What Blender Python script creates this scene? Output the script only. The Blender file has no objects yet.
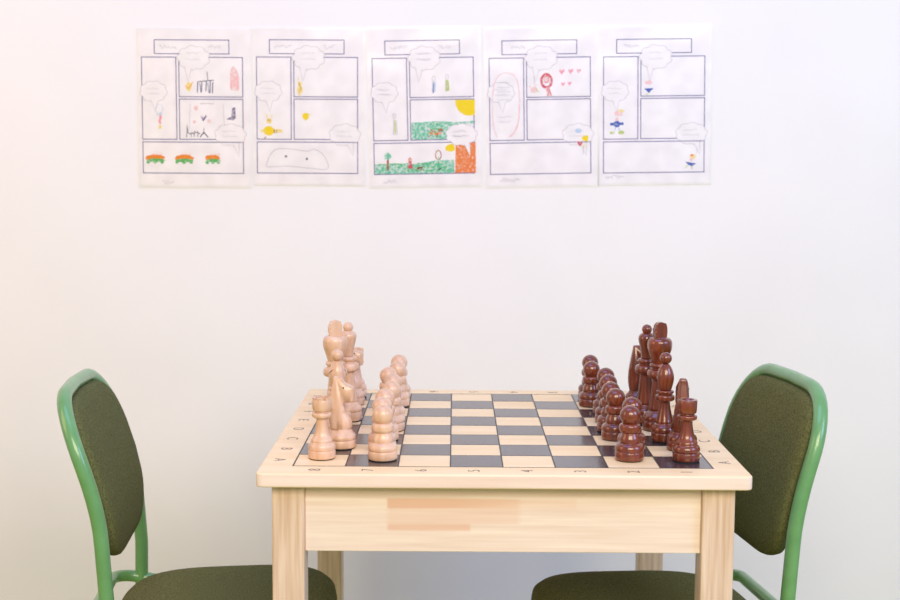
import bpy, bmesh, math, random
from mathutils import Vector, Matrix

C = bpy.context.scene
COL = C.collection
T = 0.62            # height of the table top
WY = 0.70           # wall surface

# ------------------------------------------------------------------ camera
F, CX, CY, CZ, YAW, PIT, ROL = 1315.77, -0.06191, -1.85823, 0.373246, -0.0030527, 0.103177, 0.0059110
cyw, syw = math.cos(YAW), math.sin(YAW)
fwd = Vector((syw*math.cos(PIT), cyw*math.cos(PIT), -math.sin(PIT)))
rt = Vector((cyw, -syw, 0)); up = rt.cross(fwd)
r2 = rt*math.cos(ROL) + up*math.sin(ROL); u2 = -rt*math.sin(ROL) + up*math.cos(ROL)
cam_pos = Vector((CX, CY, CZ + T))
cd = bpy.data.cameras.new('camera'); cam = bpy.data.objects.new('camera', cd); COL.objects.link(cam)
m = Matrix.Identity(4)
for i in range(3):
    m[i][0] = r2[i]; m[i][1] = u2[i]; m[i][2] = -fwd[i]; m[i][3] = cam_pos[i]
cam.matrix_world = m
cd.sensor_width = 36; cd.lens = F/900*36; cd.clip_start = .05
cd.dof.use_dof = True; cd.dof.focus_distance = 1.72; cd.dof.aperture_fstop = 9
C.camera = cam

# ------------------------------------------------------------------ light
w = bpy.data.worlds.new('world'); C.world = w; w.use_nodes = True
bg = w.node_tree.nodes['Background']; bg.inputs[0].default_value = (0.800, 0.886, 1.000, 1); bg.inputs[1].default_value = 0.420

def area(name, loc, target, sx, sy, power, color):
    l = bpy.data.lights.new(name, 'AREA'); l.shape = 'RECTANGLE'; l.size = sx; l.size_y = sy
    l.energy = power; l.color = color
    o = bpy.data.objects.new(name, l); COL.objects.link(o); o.location = loc
    o.rotation_euler = (Vector(target)-Vector(loc)).to_track_quat('-Z', 'Y').to_euler()
    return o
area('ceiling_lamp_light', (-.3, -.5, 2.7), (0, .3, .7), 1.6, 1.0, 18.8, (0.234, 0.383, 1.0))
area('left_window_light', (-2.0, -.6, 1.5), (-.5, .3, .8), 1.0, 1.2, 12.8, (1.0, 0.562, 0.312))
area('right_window_light', (2.5, -1.7, 2.1), (.2, .2, .8), 1.3, 1.3, 48.8, (0.385, 0.5, 1.0))
area('front_window_light', (.3, -3.0, 2.2), (.1, .2, .7), 2.2, 1.2, 90.0, (1.0, 0.853, 0.604))

C.view_settings.view_transform = 'Standard'
C.view_settings.look = 'None'
C.view_settings.gamma = 1
C.view_settings.use_curve_mapping = False
C.view_settings.exposure = 0

def proj(px, py, axis, val):
    """point of the plane axis = val seen at a pixel (used once to place things in world space)"""
    d = fwd + r2*((px-450)/F) + u2*((300-py)/F)
    t = (val - cam_pos[axis])/d[axis]
    return cam_pos + d*t

# ------------------------------------------------------------------ materials
def srgb(r, g, b):
    f = lambda c: (c/255/12.92) if c/255 <= .04045 else ((c/255+.055)/1.055)**2.4
    return (f(r), f(g), f(b), 1)

def base_mat(name, rough=.5, coat=0, spec=.5):
    mt = bpy.data.materials.new(name); mt.use_nodes = True
    nt = mt.node_tree; b = nt.nodes['Principled BSDF']
    b.inputs['Roughness'].default_value = rough
    b.inputs['Coat Weight'].default_value = coat
    b.inputs['Coat Roughness'].default_value = .08
    b.inputs['Specular IOR Level'].default_value = spec
    return mt, nt, b

def noise_mix(nt, b, c1, c2, scale=(1, 1, 1), ns=5, detail=4, lo=.35, hi=.65, bump=0, coord='Object'):
    tc = nt.nodes.new('ShaderNodeTexCoord'); mp = nt.nodes.new('ShaderNodeMapping')
    mp.inputs['Scale'].default_value = scale
    nt.links.new(tc.outputs[coord], mp.inputs[0])
    n = nt.nodes.new('ShaderNodeTexNoise'); n.inputs['Scale'].default_value = ns; n.inputs['Detail'].default_value = detail
    nt.links.new(mp.outputs[0], n.inputs['Vector'])
    r = nt.nodes.new('ShaderNodeValToRGB')
    r.color_ramp.elements[0].position = lo; r.color_ramp.elements[0].color = c1
    r.color_ramp.elements[1].position = hi; r.color_ramp.elements[1].color = c2
    nt.links.new(n.outputs['Fac'], r.inputs[0])
    nt.links.new(r.outputs[0], b.inputs['Base Color'])
    if bump:
        bp = nt.nodes.new('ShaderNodeBump'); bp.inputs['Strength'].default_value = bump; bp.inputs['Distance'].default_value = .001
        nt.links.new(n.outputs['Fac'], bp.inputs['Height']); nt.links.new(bp.outputs[0], b.inputs['Normal'])
    return n, r, mp

def wood(name, c1, c2, axis, ns=9, rough=.4, coat=.2, stretch=14):
    mt, nt, b = base_mat(name, rough, coat)
    sc = [stretch]*3; sc[axis] = 1
    noise_mix(nt, b, c1, c2, tuple(sc), ns, 5, .3, .7, .05)
    return mt

def plain(name, c, rough=.5, coat=0, spec=.5):
    mt, nt, b = base_mat(name, rough, coat, spec)
    c2 = tuple(min(1, v*1.08) for v in c[:3]) + (1,)
    noise_mix(nt, b, c, c2, ns=30)
    return mt

M = {}
mt, nt, b = base_mat('wall_paint', .75, 0, .2)
noise_mix(nt, b, (.832, .812, .812, 1), (.860, .840, .840, 1), ns=3, bump=.04); M['wall'] = mt
mt, nt, b = base_mat('floor_linoleum', .5)
noise_mix(nt, b, (.27, .33, .05, 1), (.34, .40, .08, 1), ns=14); M['floor'] = mt
M['base'] = plain('skirting_paint', (.7, .7, .68, 1), .4)

# table woods
M['top'] = wood('maple_top', srgb(242, 211, 163), srgb(250, 224, 182), 0, 4, .42, .0, 12)
M['front'] = wood('rubberwood_rail', srgb(230, 205, 192), srgb(243, 223, 214), 0, 6, .45, .1, 12)
M['leg'] = wood('rubberwood_leg', srgb(204, 172, 148), srgb(232, 207, 190), 2, 9, .45, .1, 24)
M['top'].node_tree.nodes['Principled BSDF'].inputs['Specular IOR Level'].default_value = .3
# blocks of darker stave in the apron; darker band along its top
mt, nt, b = base_mat('stave_apron', .45, .1)
n, r, mp = noise_mix(nt, b, srgb(230, 206, 194), srgb(245, 227, 218), (1, 26, 26), 6, 6, .3, .7, .05)
tc = nt.nodes.new('ShaderNodeTexCoord'); sep = nt.nodes.new('ShaderNodeSeparateXYZ'); nt.links.new(tc.outputs['Object'], sep.inputs[0])
def rng(sock, a, b_, soft):
    s1 = nt.nodes.new('ShaderNodeMapRange'); s1.inputs[1].default_value = a-soft; s1.inputs[2].default_value = a+soft
    s2 = nt.nodes.new('ShaderNodeMapRange'); s2.inputs[1].default_value = b_-soft; s2.inputs[2].default_value = b_+soft
    s2.inputs[3].default_value = 1; s2.inputs[4].default_value = 0
    nt.links.new(sock, s1.inputs[0]); nt.links.new(sock, s2.inputs[0])
    mm = nt.nodes.new('ShaderNodeMath'); mm.operation = 'MULTIPLY'
    nt.links.new(s1.outputs[0], mm.inputs[0]); nt.links.new(s2.outputs[0], mm.inputs[1]); return mm.outputs[0]
def mul(a, c):
    mm = nt.nodes.new('ShaderNodeMath'); mm.operation = 'MULTIPLY'
    nt.links.new(a, mm.inputs[0])
    if isinstance(c, float): mm.inputs[1].default_value = c
    else: nt.links.new(c, mm.inputs[1])
    return mm.outputs[0]
def addn(a, c):
    mm = nt.nodes.new('ShaderNodeMath'); mm.operation = 'ADD'; mm.use_clamp = True
    nt.links.new(a, mm.inputs[0]); nt.links.new(c, mm.inputs[1]); return mm.outputs[0]
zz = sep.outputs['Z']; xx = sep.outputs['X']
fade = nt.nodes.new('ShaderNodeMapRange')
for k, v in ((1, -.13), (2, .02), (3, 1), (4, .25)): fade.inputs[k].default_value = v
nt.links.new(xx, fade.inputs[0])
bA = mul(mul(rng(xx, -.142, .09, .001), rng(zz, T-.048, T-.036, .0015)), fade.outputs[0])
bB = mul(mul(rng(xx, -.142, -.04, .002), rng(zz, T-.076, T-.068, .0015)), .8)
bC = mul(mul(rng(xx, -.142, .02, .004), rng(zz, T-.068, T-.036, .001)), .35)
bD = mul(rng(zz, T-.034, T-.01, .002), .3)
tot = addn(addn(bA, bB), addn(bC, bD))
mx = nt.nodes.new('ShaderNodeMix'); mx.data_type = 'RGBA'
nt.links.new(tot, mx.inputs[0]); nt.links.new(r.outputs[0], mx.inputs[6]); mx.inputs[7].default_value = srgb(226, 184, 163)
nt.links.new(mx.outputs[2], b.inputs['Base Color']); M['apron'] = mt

M['dark_sq'] = plain('dark_stained_veneer', (.032, .030, .038, 1), .25, .35, .6)
M['ink'] = plain('black_ink', (.03, .028, .03, 1), .5)
M['light_piece'] = wood('pale_lacquered_wood', srgb(204, 162, 130), srgb(229, 194, 166), 2, 14, .35, .4, 6)
M['dark_piece'] = wood('red_brown_lacquered_wood', (.105, .016, .004, 1), (.225, .042, .011, 1), 2, 20, .30, .8, 6)
M['dark_piece'].node_tree.nodes['Principled BSDF'].inputs['Coat Roughness'].default_value = .05
M['letter'] = plain('faded_ink', (.15, .12, .10, 1), .6)
M['felt'] = plain('dark_felt', (.02, .03, .022, 1), .95)
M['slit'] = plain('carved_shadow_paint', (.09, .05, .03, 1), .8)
mt, nt, b = base_mat('green_enamel', .28, .35)
noise_mix(nt, b, (.125, .31, .115, 1), (.145, .35, .135, 1), ns=40); M['green'] = mt
mt, nt, b = base_mat('olive_wool_fabric', .95, 0, .1)
noise_mix(nt, b, (.080, .083, .029, 1), (.150, .154, .060, 1), ns=420, detail=3, bump=.3); M['fabric'] = mt
M['rubber'] = plain('black_rubber', (.03, .03, .03, 1), .8)
M['paper'] = plain('white_paper', (.87, .845, .89, 1), .8, 0, .2)
M['print'] = plain('violet_printed_line', (.12, .10, .30, 1), .7)
M['pencil'] = plain('grey_pencil', (.52, .50, .56, 1), .8)
M['pencil_dark'] = plain('dark_pencil', (.17, .16, .24, 1), .8)

def crayon(name, c, cover=.5):
    mt, nt, b = base_mat('crayon_'+name, .7, 0, .2)
    noise_mix(nt, b, c, (.83, .82, .86, 1), (1, 1, 1), 260, 3, cover, cover+.25)
    M[name] = mt
crayon('yellow', (.88, .68, .02, 1), .62)
crayon('pale_yellow', (.88, .72, .25, 1), .5)
crayon('orange', (.85, .27, .04, 1), .62)
crayon('red_orange', (.82, .24, .08, 1), .52)
crayon('green_crayon', (.14, .56, .38, 1), .44)
crayon('leaf', (.13, .48, .14, 1), .5)
crayon('pink', (.86, .35, .45, 1), .5)
crayon('pale_pink', (.88, .58, .60, 1), .45)
crayon('red', (.66, .10, .16, 1), .5)
crayon('brown', (.42, .13, .06, 1), .56)
crayon('blue', (.06, .13, .48, 1), .56)
crayon('sky', (.45, .62, .85, 1), .45)
crayon('purple', (.22, .18, .34, 1), .52)
crayon('lime', (.50, .62, .18, 1), .48)

mt = bpy.data.materials.new('laminating_film'); mt.use_nodes = True; nt = mt.node_tree; nt.nodes.clear()
out = nt.nodes.new('ShaderNodeOutputMaterial'); tr = nt.nodes.new('ShaderNodeBsdfTransparent'); gl = nt.nodes.new('ShaderNodeBsdfGlossy')
gl.inputs['Roughness'].default_value = .12; tr.inputs[0].default_value = (1, 1, 1, 1)
tc = nt.nodes.new('ShaderNodeTexCoord'); nz = nt.nodes.new('ShaderNodeTexNoise'); nz.inputs['Scale'].default_value = 9; nz.inputs['Detail'].default_value = 1
bp = nt.nodes.new('ShaderNodeBump'); bp.inputs['Strength'].default_value = .5; bp.inputs['Distance'].default_value = .01
nt.links.new(tc.outputs['Object'], nz.inputs['Vector']); nt.links.new(nz.outputs['Fac'], bp.inputs['Height']); nt.links.new(bp.outputs[0], gl.inputs['Normal'])
fr = nt.nodes.new('ShaderNodeFresnel'); fr.inputs[0].default_value = 1.22
ms = nt.nodes.new('ShaderNodeMixShader')
nt.links.new(fr.outputs[0], ms.inputs[0]); nt.links.new(tr.outputs[0], ms.inputs[1]); nt.links.new(gl.outputs[0], ms.inputs[2]); nt.links.new(ms.outputs[0], out.inputs[0])
M['film'] = mt

# ------------------------------------------------------------------ helpers
def link(name, bm, mats, parent=None, smooth=False, loc=None):
    me = bpy.data.meshes.new(name); bmesh.ops.recalc_face_normals(bm, faces=bm.faces)
    bm.to_mesh(me); bm.free()
    o = bpy.data.objects.new(name, me); COL.objects.link(o)
    for mm in (mats if isinstance(mats, (list, tuple)) else [mats]): me.materials.append(mm)
    if smooth:
        for p in me.polygons: p.use_smooth = True
    if parent: o.parent = parent
    if loc: o.location = loc
    return o

def empty(name, loc, rz, label, cat, group=None):
    o = bpy.data.objects.new(name, None); COL.objects.link(o); o.location = loc; o.rotation_euler.z = rz
    o.empty_display_size = .05
    o['label'] = label; o['category'] = cat
    if group: o['group'] = group
    return o

def box(bm, x0, x1, y0, y1, z0, z1, bev=0, segs=2):
    r = bmesh.ops.create_cube(bm, size=1)
    vs = r['verts']
    for v in vs:
        v.co = Vector(((x0+x1)/2+v.co.x*(x1-x0), (y0+y1)/2+v.co.y*(y1-y0), (z0+z1)/2+v.co.z*(z1-z0)))
    if bev:
        es = list({e for v in vs for e in v.link_edges})
        bmesh.ops.bevel(bm, geom=es, offset=bev, segments=segs, affect='EDGES', profile=.5)
    return vs

def lathe(bm, prof, n=40, cap=True):
    rings = []
    for r, z in prof:
        if r <= 1e-6: rings.append([bm.verts.new((0, 0, z))])
        else: rings.append([bm.verts.new((r*math.cos(2*math.pi*k/n), r*math.sin(2*math.pi*k/n), z)) for k in range(n)])
    for a, c in zip(rings, rings[1:]):
        if len(a) == 1 and len(c) == 1: continue
        for k in range(n):
            k2 = (k+1) % n
            if len(a) == 1: bm.faces.new((a[0], c[k], c[k2]))
            elif len(c) == 1: bm.faces.new((a[k], a[k2], c[0]))
            else: bm.faces.new((a[k], a[k2], c[k2], c[k]))
    if cap:
        if len(rings[0]) > 1: bm.faces.new(rings[0])
        if len(rings[-1]) > 1: bm.faces.new(rings[-1])

def spline(pts, sub=6):
    """Catmull-Rom through (a, b) or 3D points"""
    P = [Vector(p) for p in pts]; P = [P[0]*2-P[1]] + P + [P[-1]*2-P[-2]]
    o = []
    for i in range(1, len(P)-2):
        for s in range(sub):
            t = s/sub; a, b_, c, d = P[i-1], P[i], P[i+1], P[i+2]
            o.append(.5*((2*b_)+(c-a)*t+(2*a-5*b_+4*c-d)*t*t+(-a+3*b_-3*c+d)*t**3))
    o.append(P[-2]); return o

def tube(bm, pts, r, n=14, closed=False):
    P = [Vector(p) for p in pts]; rings = []; prev = None
    for i, p in enumerate(P):
        if closed: d = P[(i+1) % len(P)] - P[i-1]
        else: d = P[min(i+1, len(P)-1)] - P[max(i-1, 0)]
        d.normalize()
        if prev is None: nn = d.orthogonal().normalized()
        else: nn = (prev - d*prev.dot(d)).normalized()
        prev = nn; bb = d.cross(nn)
        rings.append([bm.verts.new(p + (nn*math.cos(2*math.pi*k/n)+bb*math.sin(2*math.pi*k/n))*r) for k in range(n)])
    prs = list(zip(rings, rings[1:])) + ([(rings[-1], rings[0])] if closed else [])
    for a, c in prs:
        for k in range(n):
            bm.faces.new((a[k], a[(k+1) % n], c[(k+1) % n], c[k]))
    if not closed: bm.faces.new(rings[0]); bm.faces.new(rings[-1])

def fillet(pts, rad, n=8):
    """round the inner corners of a 3D polyline"""
    P = [Vector(p) for p in pts]; o = [P[0]]
    for i in range(1, len(P)-1):
        a, b_, c = P[i-1], P[i], P[i+1]; R_ = rad[i-1] if isinstance(rad, (list, tuple)) else rad
        u = (a-b_).normalized(); v = (c-b_).normalized(); ang = u.angle(v); L = R_/math.tan(ang/2)
        p0 = b_+u*L; p1 = b_+v*L
        cen = b_ + (u+v).normalized()*(R_/math.sin(ang/2))
        v0 = (p0-cen).normalized(); v1 = (p1-cen).normalized(); th = v0.angle(v1)
        for k in range(n+1):
            o.append(cen + (v0*math.sin((1-k/n)*th) + v1*math.sin(k/n*th))/math.sin(th)*R_)
    o.append(P[-1]); return o

# ------------------------------------------------------------------ setting
def struct(name, bm, mm):
    o = link(name, bm, mm); o['kind'] = 'structure'; return o
bm = bmesh.new(); box(bm, -2.8, 2.8, WY, WY+.12, 0, 2.8); struct('wall_back', bm, M['wall'])
bm = bmesh.new(); box(bm, -2.8, 2.8, -3.4, WY+.12, -.1, 0); struct('floor', bm, M['floor'])
bm = bmesh.new(); box(bm, -2.8, 2.8, WY-.014, WY, 0, .07, .003); struct('baseboard_back', bm, M['base'])

# ------------------------------------------------------------------ table
tb = empty('chess_table', (0, 0, 0), 0, 'pale wooden table with an inlaid chequered chessboard top, in the middle between two green chairs', 'table')
S = .065
bm = bmesh.new()
vs = box(bm, -.301, .301, -.301, .301, T-.0175, T)
es = [e for e in {e for v in vs for e in v.link_edges} if abs(e.verts[0].co.z-e.verts[1].co.z) > .01]
bmesh.ops.bevel(bm, geom=es, offset=.009, segments=5, affect='EDGES', profile=.5)
es = [e for e in bm.edges if len(e.link_faces) == 2 and e.calc_face_angle(0) > 1.2]
bmesh.ops.bevel(bm, geom=es, offset=.0022, segments=3, affect='EDGES', profile=.5)
topo = link('tabletop', bm, [M['top'], M['front']], tb)
for pl in topo.data.polygons:
    if abs(pl.normal.z) < .6: pl.material_index = 1
bm = bmesh.new()
for i in range(8):
    for j in range(8):
        if (i+j) % 2 == 1:
            box(bm, (i-4)*S, (i-3)*S, (j-4)*S, (j-3)*S, T-.0002, T+.0003)
o = link('dark_squares', bm, M['dark_sq'], topo); o['label'] = 'dark stained squares of the chessboard'
bm = bmesh.new()
lw = .0008
for k in range(9):
    box(bm, (k-4)*S-lw, (k-4)*S+lw, -4*S-lw, 4*S+lw, T-.0002, T+.0004)
    box(bm, -4*S, 4*S, (k-4)*S-lw*.5, (k-4)*S+lw*.5, T-.0002, T+.00038)
link('board_lines', bm, M['ink'], topo)

def text_mesh(bm, s, size, x, y, rz, z):
    cu = bpy.data.curves.new('t', 'FONT'); cu.body = s; cu.size = size; cu.align_x = 'CENTER'; cu.align_y = 'CENTER'; cu.extrude = .0002; cu.offset = -.00035
    ob = bpy.data.objects.new('t', cu); COL.objects.link(ob)
    dg = bpy.context.evaluated_depsgraph_get(); me = bpy.data.meshes.new_from_object(ob.evaluated_get(dg))
    me.transform(Matrix.Translation((x, y, z)) @ Matrix.Rotation(rz, 4, 'Z'))
    bm.from_mesh(me)
    bpy.data.objects.remove(ob); bpy.data.curves.remove(cu); bpy.data.meshes.remove(me)
H = math.pi/2
def mark(ch_, x, y, rz):
    bm = bmesh.new(); text_mesh(bm, ch_, .022, x, y, rz, T+.0001)
    link('coordinate_letter' if ch_.isalpha() else 'coordinate_number', bm, M['letter'], topo)
for k in range(8):
    y = (k-3.5)*S; x = (k-3.5)*S
    mark('ABCDEFGH'[k], -.281, y+.001, -H); mark('ABCDEFGH'[k], .281, y+.001, H)
    mark('87654321'[k], x-.003, -.2795, H); mark('87654321'[k], x+.003, .2795, -H)

LO, LI = .2835, .2435
for sx in (-1, 1):
    for sy in (-1, 1):
        bm = bmesh.new(); box(bm, min(sx*LO, sx*LI), max(sx*LO, sx*LI), min(sy*LO, sy*LI), max(sy*LO, sy*LI), 0, T-.0175, .0025)
        link('leg', bm, M['leg'], tb)
for sy in (-1, 1):
    bm = bmesh.new(); box(bm, -LI, LI, min(sy*.276, sy*.256), max(sy*.276, sy*.256), T-.103, T-.0175, .0012)
    link('apron', bm, M['apron'], tb)
for sx in (-1, 1):
    bm = bmesh.new(); box(bm, min(sx*.276, sx*.256), max(sx*.276, sx*.256), -LI, LI, T-.103, T-.0175, .0012)
    link('apron', bm, M['front'], tb)

# ------------------------------------------------------------------ chairs
SEAT = T-.243
def lean_back(z, lk):
    """x offset of the posts at height z (negative = behind the sitter)"""
    h = z-(T-.20)
    if h < 0: return .003*h/.2
    return -(.008*(h/.12) + lk*max(0, h-.09)**1.65)
def make_chair(label, loc, rz, wid, top, group, lk):
    lean = lambda z: lean_back(z, lk)
    ch = empty('classroom_chair', (loc[0], loc[1], 0), rz, label, 'chair', group)
    hw = wid/2; R = .0097
    # back frame : one bent tube from floor to floor
    rc = .085; pts = []
    zt = top
    side = [z*.01 for z in range(0, int((zt-rc)*100)+1, 2)]
    for z in side: pts.append((lean(z)-(.05*(1-z/SEAT) if z < SEAT-.05 else 0)*0, -hw, z))
    for k in range(1, 11):
        a = math.pi/2*k/10; z = zt-rc+rc*math.sin(a); pts.append((lean(z), -hw+rc-rc*math.cos(a), z))
    nb = len(pts)
    pts2 = [(x, -y, z) for x, y, z in reversed(pts)]
    bm = bmesh.new(); tube(bm, pts + [(lean(zt)-.004, 0, zt)] + pts2, R, 16)
    link('back_frame', bm, M['green'], ch, True)
    # seat rail: loop round the back of the seat and under it
    zr = SEAT-.006
    loop = [(.25, -.125, zr-.03), (.02, -hw+.0, zr-.012), (-.040, -hw+.002, zr), (-.040, hw-.002, zr), (.02, hw, zr-.012), (.25, .125, zr-.03)]
    bm = bmesh.new(); tube(bm, fillet(loop, [.05, .034, .034, .05], 8), .0088, 14)
    link('seat_rail', bm, M['green'], ch, True)
    for sy in (-1, 1):
        bm = bmesh.new(); tube(bm, fillet([(.06, sy*.13, zr-.03), (.225, sy*.13, zr-.03), (.262, sy*.145, .014)], [.05], 8), .0095, 14)
        lg = link('front_leg', bm, M['green'], ch, True)
        bm = bmesh.new(); tube(bm, [(.2615, sy*.145, .0), (.2615, sy*.145, .03)], .0125, 14)
        link('rubber_foot', bm, M['rubber'], lg, True)
    # seat pad
    bm = bmesh.new(); n = 56; rings = []
    cx, a, bb = .142, .155, .172
    def ring(s, z, dz=0):
        o = []
        for k in range(n):
            t = 2*math.pi*k/n; c, sn = math.cos(t), math.sin(t); e = 2/3.4
            x = a*s*math.copysign(abs(c)**e, c); y = bb*s*math.copysign(abs(sn)**e, sn)
            y *= 1-.05*(-x/a)
            o.append(bm.verts.new((cx+x, y, z+dz)))
        return o
    prof = [(.90, SEAT-.040), (.965, SEAT-.037), (.995, SEAT-.028), (1.0, SEAT-.018), (.99, SEAT-.009), (.95, SEAT-.003), (.85, SEAT), (.6, SEAT+.003), (.3, SEAT+.004)]
    rs = [ring(s, z) for s, z in prof]
    for q, c in zip(rs, rs[1:]):
        for k in range(n): bm.faces.new((q[k], q[(k+1) % n], c[(k+1) % n], c[k]))
    bm.faces.new(rs[0]); bm.faces.new(rs[-1])
    link('seat', bm, M['fabric'], ch, True)
    # backrest pad: rounded panel following the lean of the posts
    z0, z1 = T-.160, zt-.003
    zc, hh, pw = (z0+z1)/2, (z1-z0)/2, hw-.006
    bm = bmesh.new(); n = 64
    def bring(s, off):
        o = []
        for k in range(n):
            t = 2*math.pi*k/n; c, sn = math.cos(t), math.sin(t); e = 2/4.6
            y = pw*s*math.copysign(abs(c)**e, c); zq = hh*s*math.copysign(abs(sn)**e, sn)
            z = zc+zq
            y *= 1 - .10*max(0, -zq/hh)**2
            o.append(bm.verts.new((lean(z)+off+.003*(y/pw)**2, y, z)))
        return o
    bp = [(.3, -.013), (.7, -.012), (.92, -.010), (.955, -.006), (.965, .001), (.962, .005), (.95, .009), (.92, .012), (.8, .014), (.55, .0155), (.25, .016)]
    rs = [bring(s, f_) for s, f_ in bp]
    for q, c in zip(rs, rs[1:]):
        for k in range(n): bm.faces.new((q[k], q[(k+1) % n], c[(k+1) % n], c[k]))
    bm.faces.new(rs[0]); bm.faces.new(rs[-1])
    link('backrest', bm, M['fabric'], ch, True)
    for sy in (-1, 1):
        bm = bmesh.new(); tube(bm, [(lean(0), sy*hw, .0), (lean(0), sy*hw, .03)], .0128, 14)
        link('rubber_foot', bm, M['rubber'], ch, True)
    return ch
GC = 'green tubular chairs at the chess table'
make_chair('green tube chair with olive padded back, left of the table by the pale chess pieces', (-.522, -.055), math.radians(5), .30, T+.068, GC, .76)
make_chair('green tube chair with olive padded back, right of the table by the dark chess pieces', (.356, -.035), math.radians(180+8), .30, T+.077, GC, .62)

# ------------------------------------------------------------------ chess pieces
def base_prof(r, h=.009, bh=.014, rn=None):
    """foot disc, groove, bulge; returns profile up to h+bh"""
    return [(0, 0), (r*.97, 0), (r, .001), (r, h-.001), (r*.975, h-.0002), (r*.955, h), (r*.955, h+.0006), (r*.975, h+.0008), (r*.995, h+.0018),
            (r*1.01, h+.0038), (r*.975, h+.0066), (r*.90, h+.0086), (r*.80, h+.0102)]
def felt(root, r):
    bm = bmesh.new(); lathe(bm, [(0, -.0), (r*.93, 0), (r*.93, .0012), (0, .0012)], 32); link('felt_pad', bm, M['felt'], root)
def sphere_prof(zc, r, z_from=-.8, n=12):
    o = []
    a0 = math.asin(z_from)
    for k in range(n+1):
        a = a0+(math.pi/2-a0)*k/n; o.append((max(0, r*math.cos(a)), zc+r*math.sin(a)))
    o[-1] = (0, zc+r); return o
def soft(pts, sub=4):
    return [(max(0, p.x), p.y) for p in spline([(a, b_) for a, b_ in pts], sub)]
def lift(p): return [(r, z+.001) for r, z in p]

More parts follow.
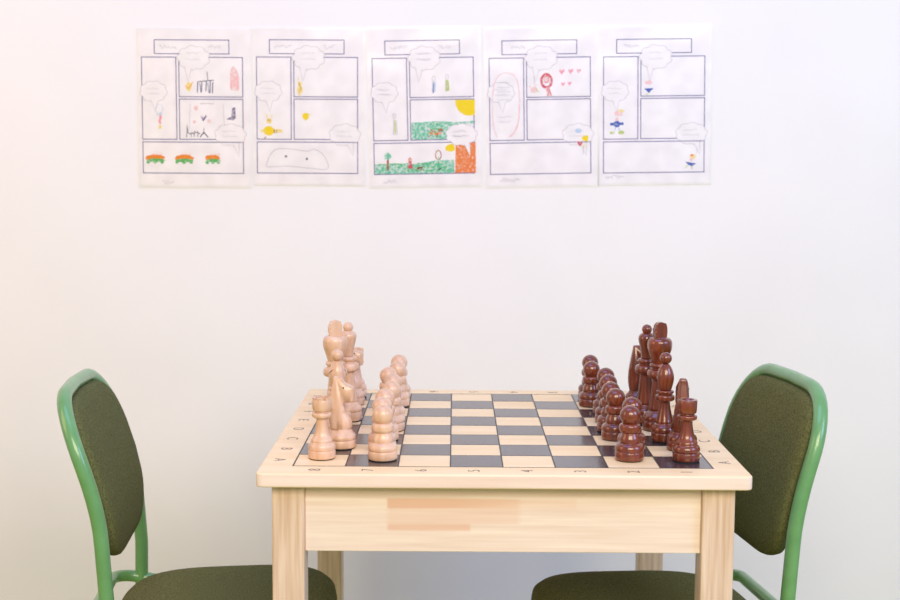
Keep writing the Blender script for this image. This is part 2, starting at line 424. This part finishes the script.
def build_body(root, prof, mm):
    bm = bmesh.new(); lathe(bm, prof, 44, False); return link('body', bm, mm, root, True)
def piece(kind, colour, cx, cy, label, group, rz=0):
    p = proj(cx, cy+1.2, 2, T)
    root = empty('chess_'+kind, (p.x, p.y, T+.0004), rz, label, 'chess '+kind, group)
    mm = M['light_piece'] if colour == 'light' else M['dark_piece']
    rr = {'pawn': .0185, 'rook': .0173, 'knight': .0198, 'bishop': .0175, 'king': .0225, 'queen': .0215}[kind]
    felt(root, rr)
    if kind == 'pawn':
        b0 = base_prof(rr, .0105)
        pr = b0 + soft([(.0126, .0212), (.0130, .0228), (.0132, .0250), (.0126, .0280), (.0112, .0315), (.0103, .0332), (.0104, .0342), (.0122, .0352), (.0135, .0375), (.0137, .0410), (.0131, .0440), (.0112, .0458), (.0088, .0466), (.0086, .0472)])
        hd = [(.0, .0440)] + sphere_prof(.0560, .0132, -.83)
        body = build_body(root, lift(pr)+[(0, .0478)], mm)
        bm = bmesh.new(); lathe(bm, lift(hd), 40, False); link('head', bm, mm, root, True)
    elif kind == 'rook':
        pr = base_prof(rr, .0100) + soft([(.0138, .0210), (.0140, .0222), (.0134, .0240), (.0114, .0270), (.0096, .0310), (.0082, .038), (.0071, .0460), (.0072, .0500), (.0098, .0512), (.0120, .0528), (.0126, .0550), (.0120, .0572), (.0094, .0584), (.0090, .0600)])
        build_body(root, lift(pr)+[(0, .061)], mm)
        bm = bmesh.new(); zt_ = .0745 if colour == 'light' else .0775
        lathe(bm, lift([(0, .0600), (.0105, .0600), (.0116, .0612), (.0122, .066), (.0124, zt_-.001), (.0119, zt_), (.0088, zt_), (.0084, zt_-.003), (0, zt_-.0032)]), 40, False)
        for k in range(6 if colour == 'light' else 0):
            a0 = 2*math.pi*k/6; a1 = a0+.72
            seg = []
            for z in (.0742, .0782):
                for q in range(6):
                    a = a0+(a1-a0)*q/5
                    seg.append((bm.verts.new((.0120*math.cos(a), .0120*math.sin(a), z)), bm.verts.new((.0083*math.cos(a), .0083*math.sin(a), z))))
            lo, hi = seg[:6], seg[6:]
            for q in range(5):
                bm.faces.new((lo[q][0], lo[q+1][0], hi[q+1][0], hi[q][0])); bm.faces.new((lo[q][1], hi[q][1], hi[q+1][1], lo[q+1][1]))
                bm.faces.new((hi[q][0], hi[q+1][0], hi[q+1][1], hi[q][1])); bm.faces.new((lo[q][0], lo[q][1], lo[q+1][1], lo[q+1][0]))
            for e in (0, 5): bm.faces.new((lo[e][0], hi[e][0], hi[e][1], lo[e][1]))
        link('turret', bm, mm, root)
        for pl in root.children[-1].data.polygons: pl.use_smooth = abs(pl.normal.z) < .5 and pl.index < 40*8
    elif kind == 'bishop':
        pr = base_prof(rr, .0115) + soft([(.0136, .0228), (.0120, .0238), (.0118, .0250), (.0122, .0262), (.0112, .0300), (.0092, .038), (.0076, .0460), (.0069, .0530), (.0092, .0542), (.0124, .0558), (.0131, .0590), (.0126, .0620), (.0104, .0634), (.0096, .0642), (.0110, .0652), (.0119, .0668), (.0112, .0688), (.0086, .0696)])
        build_body(root, lift(pr)+[(0, .0705)], mm)
        bm = bmesh.new(); lathe(bm, lift([(0, .068)]+soft([(.0082, .0700), (.0094, .0735), (.0110, .0800), (.0116, .0860), (.0108, .0925), (.0086, .0985), (.0060, .1030), (.0048, .1046)])+[(0, .1055)]), 40, False)
        mit = link('mitre', bm, mm, root, True)
        bm = bmesh.new(); box(bm, -.0016, .0126, -.0130, .0130, -.0005, .0005)
        bm.transform(Matrix.Translation((.0, 0, .092)) @ Matrix.Rotation(-.75, 4, 'Y'))
        for v in bm.verts:
            pass
        # slit's shade put in as a thin dark arc lying on the mitre surface
        bm.free(); bm = bmesh.new()
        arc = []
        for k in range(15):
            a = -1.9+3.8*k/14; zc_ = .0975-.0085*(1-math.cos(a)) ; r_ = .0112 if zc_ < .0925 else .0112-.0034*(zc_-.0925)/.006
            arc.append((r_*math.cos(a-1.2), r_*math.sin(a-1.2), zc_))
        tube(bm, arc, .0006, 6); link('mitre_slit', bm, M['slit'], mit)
        bm = bmesh.new(); lathe(bm, lift([(0, .1035)]+sphere_prof(.1125, .0082, -.85)), 32, False); link('finial', bm, mm, root, True)
    elif kind in ('king', 'queen'):
        k = 1 if kind == 'king' else .965
        pr = base_prof(rr, .0125) + soft([(.0172, .0238), (.0150, .0256), (.0138, .0268), (.0137, .0280), (.0146, .0292), (.0146, .0302), (.0136, .036), (.0118, .048), (.0102, .062), (.0095, .0700), (.0108, .0718), (.0156, .0738), (.0171, .0768), (.0170, .0800), (.0158, .0838), (.0120, .0858), (.0110, .0872), (.0124, .0882), (.0136, .0904), (.0130, .0930), (.0106, .0946)])
        if kind == 'queen': pr = [(r*.93, z*.985) for r, z in pr]
        build_body(root, lift(pr)+[(0, .096*(1 if kind == 'king' else .985))], mm)
        bm = bmesh.new()
        if kind == 'king':
            lathe(bm, lift([(0, .093)]+soft([(.0105, .0945), (.0120, .099), (.0145, .107), (.0168, .114), (.0174, .1205), (.0168, .1255), (.0142, .1290), (.0120, .1302)])+[(0, .1310)]), 44, False)
            link('crown', bm, mm, root, True)
            bm = bmesh.new()
            # upright slab cross with notched edge
            out = [(-.0075, .129), (.0078, .129), (.0088, .133), (.0094, .139), (.0090, .146), (.0072, .1515), (.0, .1535), (-.0045, .1525), (-.0072, .1500), (-.0086, .1478), (-.0080, .1462), (-.0098, .1440), (-.0100, .1420), (-.0084, .1405), (-.0098, .1385), (-.0096, .1362), (-.0078, .1348), (-.0088, .1330)]
            f = [bm.verts.new((x, -.0052, z)) for x, z in out]; g = [bm.verts.new((x, .0052, z)) for x, z in out]
            bm.faces.new(f); bm.faces.new(g[::-1])
            for q in range(len(out)): bm.faces.new((f[q], f[(q+1) % len(out)], g[(q+1) % len(out)], g[q]))
            bmesh.ops.recalc_face_normals(bm, faces=bm.faces)
            bmesh.ops.bevel(bm, geom=[e for e in bm.edges if e.calc_face_angle(0) > 1.2], offset=.0012, segments=3, affect='EDGES')
            link('finial', bm, mm, root)
        else:
            lathe(bm, lift([(0, .0915)]+soft([(.0080, .0935), (.0080, .100), (.0098, .110), (.0118, .1185), (.0122, .1225), (.0110, .1265), (.0080, .1295), (.0060, .1305)])+[(0, .1310)]), 44, False)
            link('crown', bm, mm, root, True)
            bm = bmesh.new(); lathe(bm, lift([(0, .1285)]+sphere_prof(.1355, .0074, -.85)), 32, False); link('finial', bm, mm, root, True)
    elif kind == 'knight':
        pr = base_prof(rr, .0100) + soft([(.0150, .0225), (.0140, .0240), (.0140, .0255)])
        build_body(root, lift(pr)+[(0, .027)], mm)
        out = spline([(-.0140, .024), (-.0160, .034), (-.0166, .045), (-.0152, .060), (-.0124, .076), (-.0100, .088), (-.0092, .0930), (-.0060, .0942), (.0015, .0940), (.0034, .0895), (.0055, .0860), (.0105, .0828), (.0155, .0806), (.0174, .0785), (.0178, .0700), (.0174, .0625), (.0152, .0606), (.0085, .0604), (.0042, .0575), (.0050, .0530), (.0100, .0440), (.0148, .0350), (.0152, .0280), (.0140, .024)], 3)[:-1]
        bm = bmesh.new(); nlay = 9; lay = []
        for q in range(nlay):
            t = -1+2*q/(nlay-1); row = []
            for pnt in out:
                zq = pnt.y; half = .0138 if zq < .03 else .0088 if pnt.x > .009 and .058 < zq < .083 else (.0138-(zq-.03)/.03*.0052 if zq < .06 else .0086-(zq-.06)*.10)
                edge = math.sqrt(max(0, 1-abs(t)**4))
                cxq, czq = (-.001, .058)
                if zq < .05:
                    a = math.sqrt(max(.0, 1-(t*.97)**2)); sx = a
                else: sx = .80+.20*edge
                zz_ = czq+(zq-czq)*((.93+.07*edge) if zq > .05 else 1)
                row.append(bm.verts.new((cxq+(pnt.x-cxq)*sx, t*half, zz_+.001)))
            lay.append(row)
        L_ = len(out)
        for a, c in zip(lay, lay[1:]):
            for q in range(L_): bm.faces.new((a[q], a[(q+1) % L_], c[(q+1) % L_], c[q]))
        bmesh.ops.triangulate(bm, faces=[bm.faces.new(lay[0]), bm.faces.new(lay[-1][::-1])])
        hd = link('horse_head', bm, mm, root, True)
        for sy in (-1, 1):
            bm = bmesh.new(); bmesh.ops.create_uvsphere(bm, u_segments=10, v_segments=8, radius=.0013)
            bm.transform(Matrix.Translation((.0040, sy*.0072, .0805))); link('eye', bm, M['slit'], hd, True)
    return root

rows = ['first', 'second', 'third', 'fourth', 'fifth', 'sixth', 'seventh', 'eighth']
LB = [('rook', 322, 457, 'pale wooden chess rook at the near left corner of the board'),
      ('knight', 341, 446.3, 'pale wooden chess knight just behind the near pale rook'),
      ('bishop', 337.5, 436.5, 'pale wooden chess bishop with slit mitre and ball, right behind the near pale knight'),
      ('king', 335.5, 426.5, 'tall pale wooden chess king, tallest of the pale pieces'),
      ('queen', 348.3, 419, 'tall pale wooden chess queen with ball top, right behind the pale king'),
      ('bishop', 344, 411, 'pale wooden chess bishop mostly hidden behind the pale queen'),
      ('knight', 352, 403, 'pale wooden chess knight on the far side, next to the farthest pale rook'),
      ('rook', 356, 395.5, 'pale wooden chess rook at the far left corner of the board')]
RB = [('rook', 686, 459.5, 'dark red-brown chess rook at the near right corner of the board'),
      ('knight', 681.5, 448.5, 'dark red-brown chess knight just behind the near dark rook'),
      ('bishop', 664, 440, 'dark red-brown chess bishop with ball top in front of the dark king'),
      ('king', 658, 428.5, 'tall dark red-brown chess king, tallest of the dark pieces'),
      ('queen', 645, 421.5, 'tall dark red-brown chess queen with ball top, left of the dark king'),
      ('bishop', 651, 412, 'dark red-brown chess bishop mostly hidden behind the dark king and queen'),
      ('knight', 638, 405, 'dark red-brown chess knight peeping out left behind the dark queen'),
      ('rook', 642, 397, 'dark red-brown chess rook at the far right corner, hidden behind the tall pieces')]
for i, (k, x, y, l) in enumerate(LB): piece(k, 'light', x, y, l, 'pale chess pieces', 0 if k != 'king' else math.radians(20))
for i, (k, x, y, l) in enumerate(RB): piece(k, 'dark', x, y, l, 'dark chess pieces', ((math.radians(84) if i == 1 else 0) if k == 'knight' else math.pi) if k != 'king' else math.radians(18))
ordn = ['nearest to the viewer', 'second from the front', 'third from the front', 'fourth from the front', 'fifth from the front', 'sixth from the front', 'seventh from the front', 'farthest from the viewer']
LP = [(382.8, 458.3), (382.0, 448.5), (385.0, 438.5), (391.5, 429), (392.5, 420), (388.5, 412.3), (397.5, 404.8), (399, 397)]
RP = [(629.3, 458.7), (631.3, 448.5), (614.8, 438), (610, 430), (607.5, 421), (605, 412.8), (590.8, 404.8), (589.6, 397)]
for i, (x, y) in enumerate(LP): piece('pawn', 'light', x, y, 'pale wooden pawn in the left row of pawns, ' + ordn[i], 'pale pawns')
for i, (x, y) in enumerate(RP): piece('pawn', 'dark', x, y, 'dark red-brown pawn in the right row of pawns, ' + ordn[i], 'dark pawns')

# ------------------------------------------------------------------ drawings on the wall
K = (Vector((0, WY, T+.48))-cam_pos).dot(fwd)/F      # metres per unit of the sheet's layout (about 1.95 mm)
random.seed(4)
class Art:
    """flat marks on a sheet; u to the right, v downwards, in layout units from the corner of the printed frame"""
    def __init__(s): s.bm = bmesh.new(); s.mats = []; s.d = 0
    def mi(s, name):
        if name not in s.mats: s.mats.append(name)
        return s.mats.index(name)
    def pt(s, u, v): return s.bm.verts.new((u*K, -.0013-s.d, -v*K))
    def fill(s, pts, mat):
        f = s.bm.faces.new([s.pt(*p) for p in pts]); f.material_index = s.mi(mat); s.d += .000006
    def line(s, pts, wd, mat, closed=False):
        P = [Vector(p) for p in pts]; n = len(P); L = []
        for i in range(n):
            a = P[i-1] if (i > 0 or closed) else P[i]; c = P[(i+1) % n] if (i < n-1 or closed) else P[i]
            e1 = P[i]-a; e2 = c-P[i]
            e1 = e1.normalized() if e1.length > 1e-6 else e2.normalized(); e2 = e2.normalized() if e2.length > 1e-6 else e1
            d = e1+e2; d = d.normalized() if d.length > 1e-3 else e1
            q = Vector((-d.y, d.x))*wd/2/max(.5, abs(e1.dot(d)))
            L.append((s.pt(*(P[i]+q)), s.pt(*(P[i]-q))))
        m_ = s.mi(mat)
        for i in range(n if closed else n-1):
            j = (i+1) % n
            f = s.bm.faces.new((L[i][0], L[j][0], L[j][1], L[i][1])); f.material_index = m_
        s.d += .000006
    def rect(s, u0, v0, u1, v1, wd, mat): s.line([(u0, v0), (u1, v0), (u1, v1), (u0, v1)], wd, mat, True)
    def blob(s, u, v, ru, rv, mat, jag=.12, n=18, a0=0, a1=2*math.pi):
        s.fill([(u+ru*(1+random.uniform(-jag, jag))*math.cos(a0+(a1-a0)*k/n), v+rv*(1+random.uniform(-jag, jag))*math.sin(a0+(a1-a0)*k/n)) for k in range(n if a1-a0 > 6 else n+1)], mat)
    def ring(s, u, v, ru, rv, wd, mat, jag=.04): s.line([(u+ru*(1+random.uniform(-jag, jag))*math.cos(2*math.pi*k/20), v+rv*math.sin(2*math.pi*k/20)) for k in range(20)], wd, mat, True)
    def scribble(s, u0, u1, v, amp, wd, mat, step=1.0):
        u = u0; P = []
        while u < u1: P.append((u, v+random.uniform(-amp, amp))); u += step*random.uniform(.5, 1.3)
        if len(P) > 1: s.line(P, wd, mat)
    def done(s, name, parent, lift_=0):
        for v in s.bm.verts: v.co.y -= lift_
        me = bpy.data.meshes.new(name); s.bm.to_mesh(me); s.bm.free()
        for mn in s.mats: me.materials.append(M[mn])
        o = bpy.data.objects.new(name, me); COL.objects.link(o); o.parent = parent; return o

def cloud(A, u, v, ru, rv, tail, seed=0, dark='pencil'):
    n = 9; P = []
    for k in range(n*5):
        t = 2*math.pi*k/(n*5); bump = 1+.14*abs(math.sin(n*t/2+seed))-.02
        P.append((u+ru*bump*math.cos(t), v+rv*bump*math.sin(t)))
    A.fill(P, 'paper')
    A.line(P, .45, dark, True)
    (t0, t1, t2) = tail
    A.fill([t0, t1, t2], 'paper'); A.line([t0, t1, t2], .45, dark)

FW = .985
def sheet(px, py, rot, film, paper, label):
    """px, py: where the top left corner of the printed frame stands"""
    p = proj(px, py, 1, WY)
    root = empty('comic_strip_sheet', (p.x, WY, p.z), 0, label, 'drawing', 'laminated comic sheets on the wall')
    root.rotation_euler = (0, rot, 0)
    u0, v0, u1, v1 = film; bm = bmesh.new(); box(bm, u0*K, u1*K, -.0021, -.0019, -v1*K, -v0*K); link('laminate_film', bm, M['film'], root)
    bm = bmesh.new(); box(bm, u0*K, u1*K, -.0006, -.0001, -v1*K, -v0*K, 0); link('laminate_backing', bm, M['paper_edge'], root)
    u0, v0, u1, v1 = paper; bm = bmesh.new(); box(bm, u0*K, u1*K, -.0012, -.0006, -v1*K, -v0*K); pa = link('paper', bm, M['paper'], root)
    A = Art()
    for r in ((13, -17, 88.7*FW, -3.4), (0, 0, 34.3, 81.3), (37.2, 0, 102.3*FW, 39), (37.2, 41.3, 102.3*FW, 81.2), (0, 84, 102.3*FW, 115)): A.rect(*r, .8, 'print')
    A.done('printed_panels', pa)
    return root, pa
M['paper_edge'] = plain('clear_film_margin', (.84, .83, .85, 1), .3, .2)

def bubbles(pa, d0=.00002):
    for k, a in enumerate(((52, .5, 15, 11, ((43, 9), (46, 24), (50, 11))), (11.5, 34, 12.5, 9.6, ((9, 43), (13, 54), (16, 43))), (88, 76.5, 14.5, 10, ((90.5, 86), (96.5, 98), (96.5, 85.5))))):
        A = Art(); A.d = d0; cloud(A, *a, k); A.done('speech_bubble', pa)
def writing(pa, n0, n1, title=(18, 80), name=None):
    for a, c in ((title[0], 36), (67, title[1])):
        if c-a < 3: continue
        A = Art(); A.d = .00010; A.scribble(a, c, -10.3, 2.2, .4, 'pencil', 1.1); A.done('title_writing', pa)
    if name: A = Art(); A.d = .00010; A.scribble(name[0], name[1], name[2], 2.4, .45, 'pencil', 1.1); A.done('name_writing', pa)
    for (bu, bv, bw) in ((45, -4, 13), (44, 2, 15), (4, 31, 14), (5, 36, 13), (80, 73, 14), (79, 78, 17)):
        A = Art(); A.d = .00010; A.scribble(bu, bu+bw, bv, .9, .28, 'pencil', 1.1); A.done('bubble_writing', pa)


# 1 : tables, castle and green-orange caterpillars
root, pa = sheet(141.5, 57, 0, (-4.5, -29, 109, 129.5), (-2.5, -27, 107.5, 127.5), 'laminated comic sheet with three orange and green caterpillars, leftmost on the wall')
bubbles(pa); writing(pa, 0, 0, name=(19, 31, 124.5))
A = Art(); A.d = .00014
A.blob(47, 29, 2.8, 4.5, 'pale_yellow'); A.line([(43, 28), (47, 31), (51, 24)], .6, 'orange'); A.done('figure_drawing', pa)
A = Art(); A.d = .00014
for x in (56, 60, 64.5, 68.5, 71): A.line([(x, 24+random.uniform(-1, 1)), (x-.6, 34.5+random.uniform(-1, 2))], 1.0, 'pencil_dark')
A.line([(57, 24), (72, 22.5)], .9, 'pencil_dark'); A.line([(66, 23), (65.2, 14)], .6, 'pencil_dark')
for x in (58, 66): A.line([(x, 25), (x+1, 35)], .7, 'blue')
A.done('table_drawing', pa)
A = Art(); A.d = .00014
A.fill([(88.5, 32), (88, 14), (91, 8), (95, 12), (97.5, 20), (97, 33)], 'pale_pink'); A.line([(89, 30), (90, 12), (93, 28), (94, 13), (96, 31)], .8, 'pink'); A.done('pink_tower_drawing', pa)
A = Art(); A.d = .00014
A.line([(17.6, 57.5), (18.4, 60), (17, 63), (18, 66)], 2.2, 'pink'); A.blob(17.5, 69, 1.5, 2.2, 'pale_yellow'); A.ring(17, 51, 3.6, 4.5, .5, 'sky'); A.blob(17, 56.5, 3, .9, 'sky')
A.done('child_drawing', pa)
A = Art(); A.d = .00014
A.line([(44, 79), (44.8, 66), (45.2, 73)], .8, 'pencil_dark'); A.scribble(44, 58, 74.5, 1.6, .8, 'pencil_dark', 1); 
for x in (49, 52, 55.5): A.line([(x, 74), (x-.4, 79)], .6, 'pencil_dark')
A.line([(61.5, 70), (61.3, 76)], .6, 'pencil_dark'); A.line([(57.5, 79), (61.3, 74), (65.5, 79)], 1.1, 'pencil_dark')
A.line([(59, 58), (61, 62), (64, 57.5)], 1.6, 'purple'); A.blob(52, 64, 1.6, 1.6, 'pale_pink'); A.blob(67, 63, 2.4, 1.6, 'pale_pink'); A.blob(54, 50, 2, 2.5, 'pale_pink')
A.scribble(58, 72, 45.6, .7, .6, 'pencil', .8); A.line([(48, 46), (47, 72)], .35, 'pencil'); A.line([(81, 46), (82, 68)], .35, 'pencil')
A.done('table_and_hearts_drawing', pa)
A = Art(); A.d = .00014
A.fill([(84, 61), (89, 58.5), (90, 50), (93, 49), (93.5, 60), (91, 62)], 'purple'); A.done('boot_drawing', pa)
for q, (cu, mk) in enumerate(((12, 1), (41, 1), (70, .8))):
    A = Art(); A.d = .00014
    A.blob(cu, 99.7, 9.5*mk, 3.1, 'orange', .14); A.blob(cu+.6, 102.2, 9*mk, 1.8, 'leaf', .08)
    for x in (-7, 0, 7): A.blob(cu+x*mk, 104.2, 1.8, 1.5, 'leaf')
    for x in (-3, 1, 5): A.line([(cu+x, 97.5), (cu+x+2, 95.3)], .5, 'orange')
    A.done('caterpillar_drawing', pa)

# 2 : yellow creatures
root, pa = sheet(256.5, 57, 0, (-3.8, -29.5, 109, 127.5), (-2.5, -27.5, 106.5, 126), 'laminated comic sheet with small yellow creatures, second from the left on the wall')
bubbles(pa); writing(pa, 0, 0)
A = Art(); A.d = .00014
A.blob(43, 32.5, 2.8, 5.2, 'pale_yellow', .2); A.blob(43, 26.5, 2, 2.4, 'pale_yellow'); A.line([(42, 24), (41.4, 20)], .7, 'pale_yellow'); A.line([(42, 25), (44.5, 31), (42, 35)], .5, 'brown'); A.done('yellow_creature_drawing', pa)
A = Art(); A.d = .00014
A.blob(12.2, 63.2, 2.6, 2.8, 'pale_yellow'); A.blob(11.8, 73, 5.2, 4.6, 'yellow'); A.line([(10.2, 60), (9, 56)], .7, 'yellow'); A.line([(14, 60), (15.3, 57)], .7, 'yellow')
A.blob(21, 73, 4.5, 1.9, 'pale_yellow'); A.blob(5.5, 73, 2, 1.6, 'pale_yellow'); A.line([(17, 71), (17.4, 75.5)], .8, 'brown'); A.line([(19.3, 72), (19.3, 75)], .7, 'purple'); A.line([(9, 79), (7, 80.5)], .8, 'brown')
A.line([(10.5, 61.5), (12, 63), (14, 62)], .5, 'brown')
A.done('yellow_creature_drawing', pa)
A = Art(); A.d = .00014
A.blob(48.8, 58.3, 3.2, 3.6, 'yellow', .15); A.blob(52.5, 56.5, 1, 1, 'pale_yellow'); A.done('sun_drawing', pa)
A = Art(); A.d = .00014
A.line([(p.x, p.y) for p in spline([(9, 107), (13, 97), (20, 91), (35, 91), (50, 93), (57, 91), (66, 96), (71, 106), (69, 111), (52, 110), (30, 108), (12, 109), (9, 107)], 4)], .5, 'pencil')
A.blob(28.7, 98.3, 1.2, 1.2, 'pencil_dark'); A.blob(49.8, 100.8, 1.2, 1.2, 'pencil_dark'); A.done('long_face_drawing', pa)

# 3 : green meadow, sun, orange trunk
root, pa = sheet(372, 58.7, -.022, (-5.0, -31, 108.5, 128.5), (-3.5, -29, 106.5, 126.5), 'laminated comic sheet with green meadows, yellow suns and orange trunk, middle one on the wall')
A = Art(); A.d = .000004
A.fill([(38, 64), (50, 63.5), (64, 62.5), (80, 64), (101.8, 63), (101.8, 66), (80, 66.5), (74, 71), (76, 80.6), (38, 80.6)], 'green_crayon')
for k in range(9):
    A.scribble(40+random.uniform(0, 20), 62+random.uniform(0, 12), 66+1.5*k, .9, .9, 'leaf' if k % 3 == 0 else 'green_crayon', 1.6)
A.done('meadow_drawing', pa)
A = Art(); A.d = .00003
A.fill([(82, 42), (101.7, 42), (101.7, 57), (97, 58), (91, 57), (86, 53.5), (83, 48)], 'yellow'); A.done('sun_drawing', pa)
A = Art(); A.d = .00003
A.blob(62, 74.5, 6.5, 2.0, 'red_orange', .2); A.blob(67, 72, 2.4, 1.8, 'brown'); A.line([(57, 76), (55, 79)], .9, 'brown'); A.line([(64, 75), (63, 79)], .9, 'brown'); A.line([(60, 73), (56, 71)], .8, 'red'); A.done('animal_drawing', pa)
A = Art(); A.d = .00003
A.fill([(.5, 105), (20, 104), (40, 105.5), (60, 102), (80.5, 101.5), (80.5, 114.5), (.5, 114.5)], 'green_crayon')
for k in range(8): A.scribble(2+random.uniform(0, 40), 50+random.uniform(0, 28), 105+1.1*k, .8, .8, 'leaf' if k % 3 == 0 else 'green_crayon', 1.8)
A.done('meadow_drawing', pa)
A = Art(); A.d = .00006
A.line([(13.5, 111), (13.8, 98)], 2.0, 'brown'); A.blob(13.7, 97, 3.8, 3.2, 'green_crayon', .25); A.done('tree_drawing', pa)
A = Art(); A.d = .00006
A.blob(36, 101.5, 1.7, 3.2, 'red'); A.fill([(34.8, 103), (37, 103), (39, 109.5), (33.6, 109.5)], 'red'); A.blob(36, 101, .8, 1.2, 'pale_yellow'); A.done('red_figure_drawing', pa)
A = Art(); A.d = .00006
A.line([(42, 112), (45, 109), (47, 111), (47.5, 108)], 2.2, 'brown'); A.done('small_animal_drawing', pa)
A = Art(); A.d = .00006
A.ring(64.5, 96.5, 2.8, 4.6, .9, 'brown'); A.fill([(63.5, 101), (66, 101), (67.5, 111), (63, 111)], 'green_crayon'); A.line([(64.7, 98), (64.7, 110)], .8, 'leaf'); A.done('tall_figure_drawing', pa)
A = Art(); A.d = .00006
A.blob(76.5, 89.5, 4.8, 3.8, 'yellow', .15); A.done('sun_drawing', pa)
A = Art(); A.d = .00006
A.fill([(81, 114.6), (82, 86), (90, 84.4), (102, 84.4), (102, 114.6)], 'red_orange')
for k in range(7): A.line([(83+2.7*k, 87), (84.2+2.7*k, 95), (82.8+2.7*k, 104), (84.3+2.7*k, 113)], .7, 'orange')
A.done('orange_trunk_drawing', pa)
A = Art(); A.d = .00006
A.ring(61, 20.5, 1.6, 2.2, .5, 'pencil'); A.fill([(59.6, 23.5), (62.8, 23.5), (63.2, 33.5), (59.2, 33.5)], 'sky'); A.line([(61, 24), (60.4, 35)], 1.0, 'purple')
A.ring(74.3, 19, 1.5, 2.2, .5, 'pencil'); A.fill([(72.8, 22), (76, 22), (76.8, 33), (72.4, 33)], 'lime'); A.line([(74.5, 23), (73.4, 34)], .7, 'pencil'); A.done('two_figures_drawing', pa)
A = Art(); A.d = .00006
A.ring(21, 57, 1.4, 2.2, .5, 'pencil'); A.line([(20.5, 60), (19.8, 75), (23.5, 75), (23, 61)], .6, 'pencil'); A.line([(21.6, 61), (21.6, 74)], 1.4, 'lime'); A.done('faint_figure_drawing', pa)
bubbles(pa, .00010)
writing(pa, 0, 0, name=(8, 22, 122.5))

# 4 : hearts and red haired figure
root, pa = sheet(489, 58.5, -.022, (-4.6, -31, 108.5, 128.5), (-3.0, -29, 106.5, 126.5), 'laminated comic sheet with red-haired figure and small red hearts, fourth from the left')
bubbles(pa); writing(pa, 0, 0, title=(22, 60), name=(9, 30, 121))
A = Art(); A.d = .00014
A.ring(57, 23, 5.0, 6.5, 2.6, 'red'); A.blob(57, 22, 3.0, 4, 'pale_pink'); A.ring(57, 21.5, 2.2, 3.2, .6, 'red'); A.fill([(56, 29.5), (60, 29.5), (62.4, 38), (57.5, 38)], 'pale_pink'); A.line([(57.3, 30), (59, 34), (58, 38)], 1.0, 'red'); A.line([(59, 30), (62, 38)], .8, 'red'); A.done('red_haired_figure_drawing', pa)
for (u, v, s) in ((72.3, 14.2, 2.9), (81.2, 14, 2.7), (89.2, 13.8, 2.4), (73.5, 26.5, 2.2), (80, 26, 2.1)):
    A = Art(); A.d = .00014
    A.fill([(u, v+s), (u-s, v-s*.3), (u-s*.6, v-s), (u, v-s*.4), (u+s*.6, v-s), (u+s, v-s*.3)], 'pink'); A.done('heart_drawing', pa)
A = Art(); A.d = .00014
A.line([(40, 28), (43, 31), (47, 26.5)], 1.0, 'pale_pink'); A.blob(44.5, 32, 3.6, 3, 'pale_pink'); A.line([(46, 30), (49, 34)], .9, 'lime'); A.line([(45, 26), (44.6, 18)], .5, 'pencil'); A.done('small_figure_drawing', pa)
A = Art(); A.d = .00014
A.line([(p.x, p.y) for p in spline([(7, 78), (3.5, 66), (3, 40), (6, 22), (13, 15), (22, 15.5), (28, 23), (30, 40), (29, 62), (24, 75), (19, 78)], 4)], .9, 'pale_pink'); 
A.line([(p.x, p.y) for p in spline([(29.5, 45), (29, 60), (25, 72), (20, 77)], 4)], 1.1, 'pale_pink')
for v in (24, 29, 33, 37, 41, 58, 63): A.scribble(8, 21, v, .7, .35, 'pencil', 1.2)
A.done('arch_drawing', pa)
A = Art(); A.d = .00014
A.blob(95.5, 80.5, 3.0, 3.0, 'yellow', .25); A.fill([(90, 88.5), (86.6, 84), (88.5, 83.2), (90, 85), (92, 83.4), (93, 85)], 'red'); A.blob(94, 88, 1.4, 2, 'pale_yellow'); A.line([(93.5, 88), (93.2, 97)], .5, 'pencil'); A.blob(88.5, 73, 3, 2.5, 'sky'); A.done('flower_drawing', pa)

# 5 : blond figures in blue
root, pa = sheet(603.5, 57, -.017, (-5.2, -31, 107.5, 127.5), (-3.5, -29, 105.5, 125.5), 'laminated comic sheet with three tiny figures in blue, rightmost on the wall')
bubbles(pa); writing(pa, 0, 0, title=(20, 58), name=(2, 21, 119))
A = Art(); A.d = .00014
A.blob(45, 25.5, 3.4, 2.2, 'pale_pink'); A.line([(41, 32), (49, 32.2)], 1.2, 'blue'); A.fill([(40.6, 31.5), (49.5, 31.2), (45.4, 36.2)], 'blue'); A.line([(43.5, 36), (43, 38.5)], .9, 'lime'); A.done('blue_figure_drawing', pa)
A = Art(); A.d = .00014
A.blob(15, 55.5, 4.4, 3.2, 'pale_pink', .2); A.blob(17.5, 53.2, 3, 1.6, 'pale_yellow', .2); A.blob(13.2, 66.5, 3.2, 3.4, 'blue'); A.line([(6.6, 66.5), (20, 66)], 2.6, 'blue'); A.blob(13.2, 61.5, 1.6, 2.2, 'pale_pink'); A.line([(12, 69), (11.5, 73)], .9, 'sky'); A.line([(15, 69), (16, 73)], .9, 'sky')
A.blob(8.8, 75, 2.6, 1.6, 'lime'); A.blob(17.8, 74.8, 3.2, 2.0, 'lime'); A.done('blue_figure_drawing', pa)
A = Art(); A.d = .00014
A.blob(89.5, 99.5, 3.0, 2.4, 'pale_yellow', .2); A.blob(88.6, 98.2, 1.6, 1, 'orange', .2); A.blob(88, 102.6, 1.6, 1.4, 'pale_pink'); A.fill([(82.2, 104.6), (93, 106.5), (88.5, 109.3), (84.5, 107.4)], 'blue'); A.line([(84.5, 108), (82, 111)], .8, 'lime'); A.line([(88.6, 109), (88.8, 112)], 1.2, 'lime'); A.line([(93, 97), (94, 91)], .4, 'pencil'); A.done('blue_figure_drawing', pa)
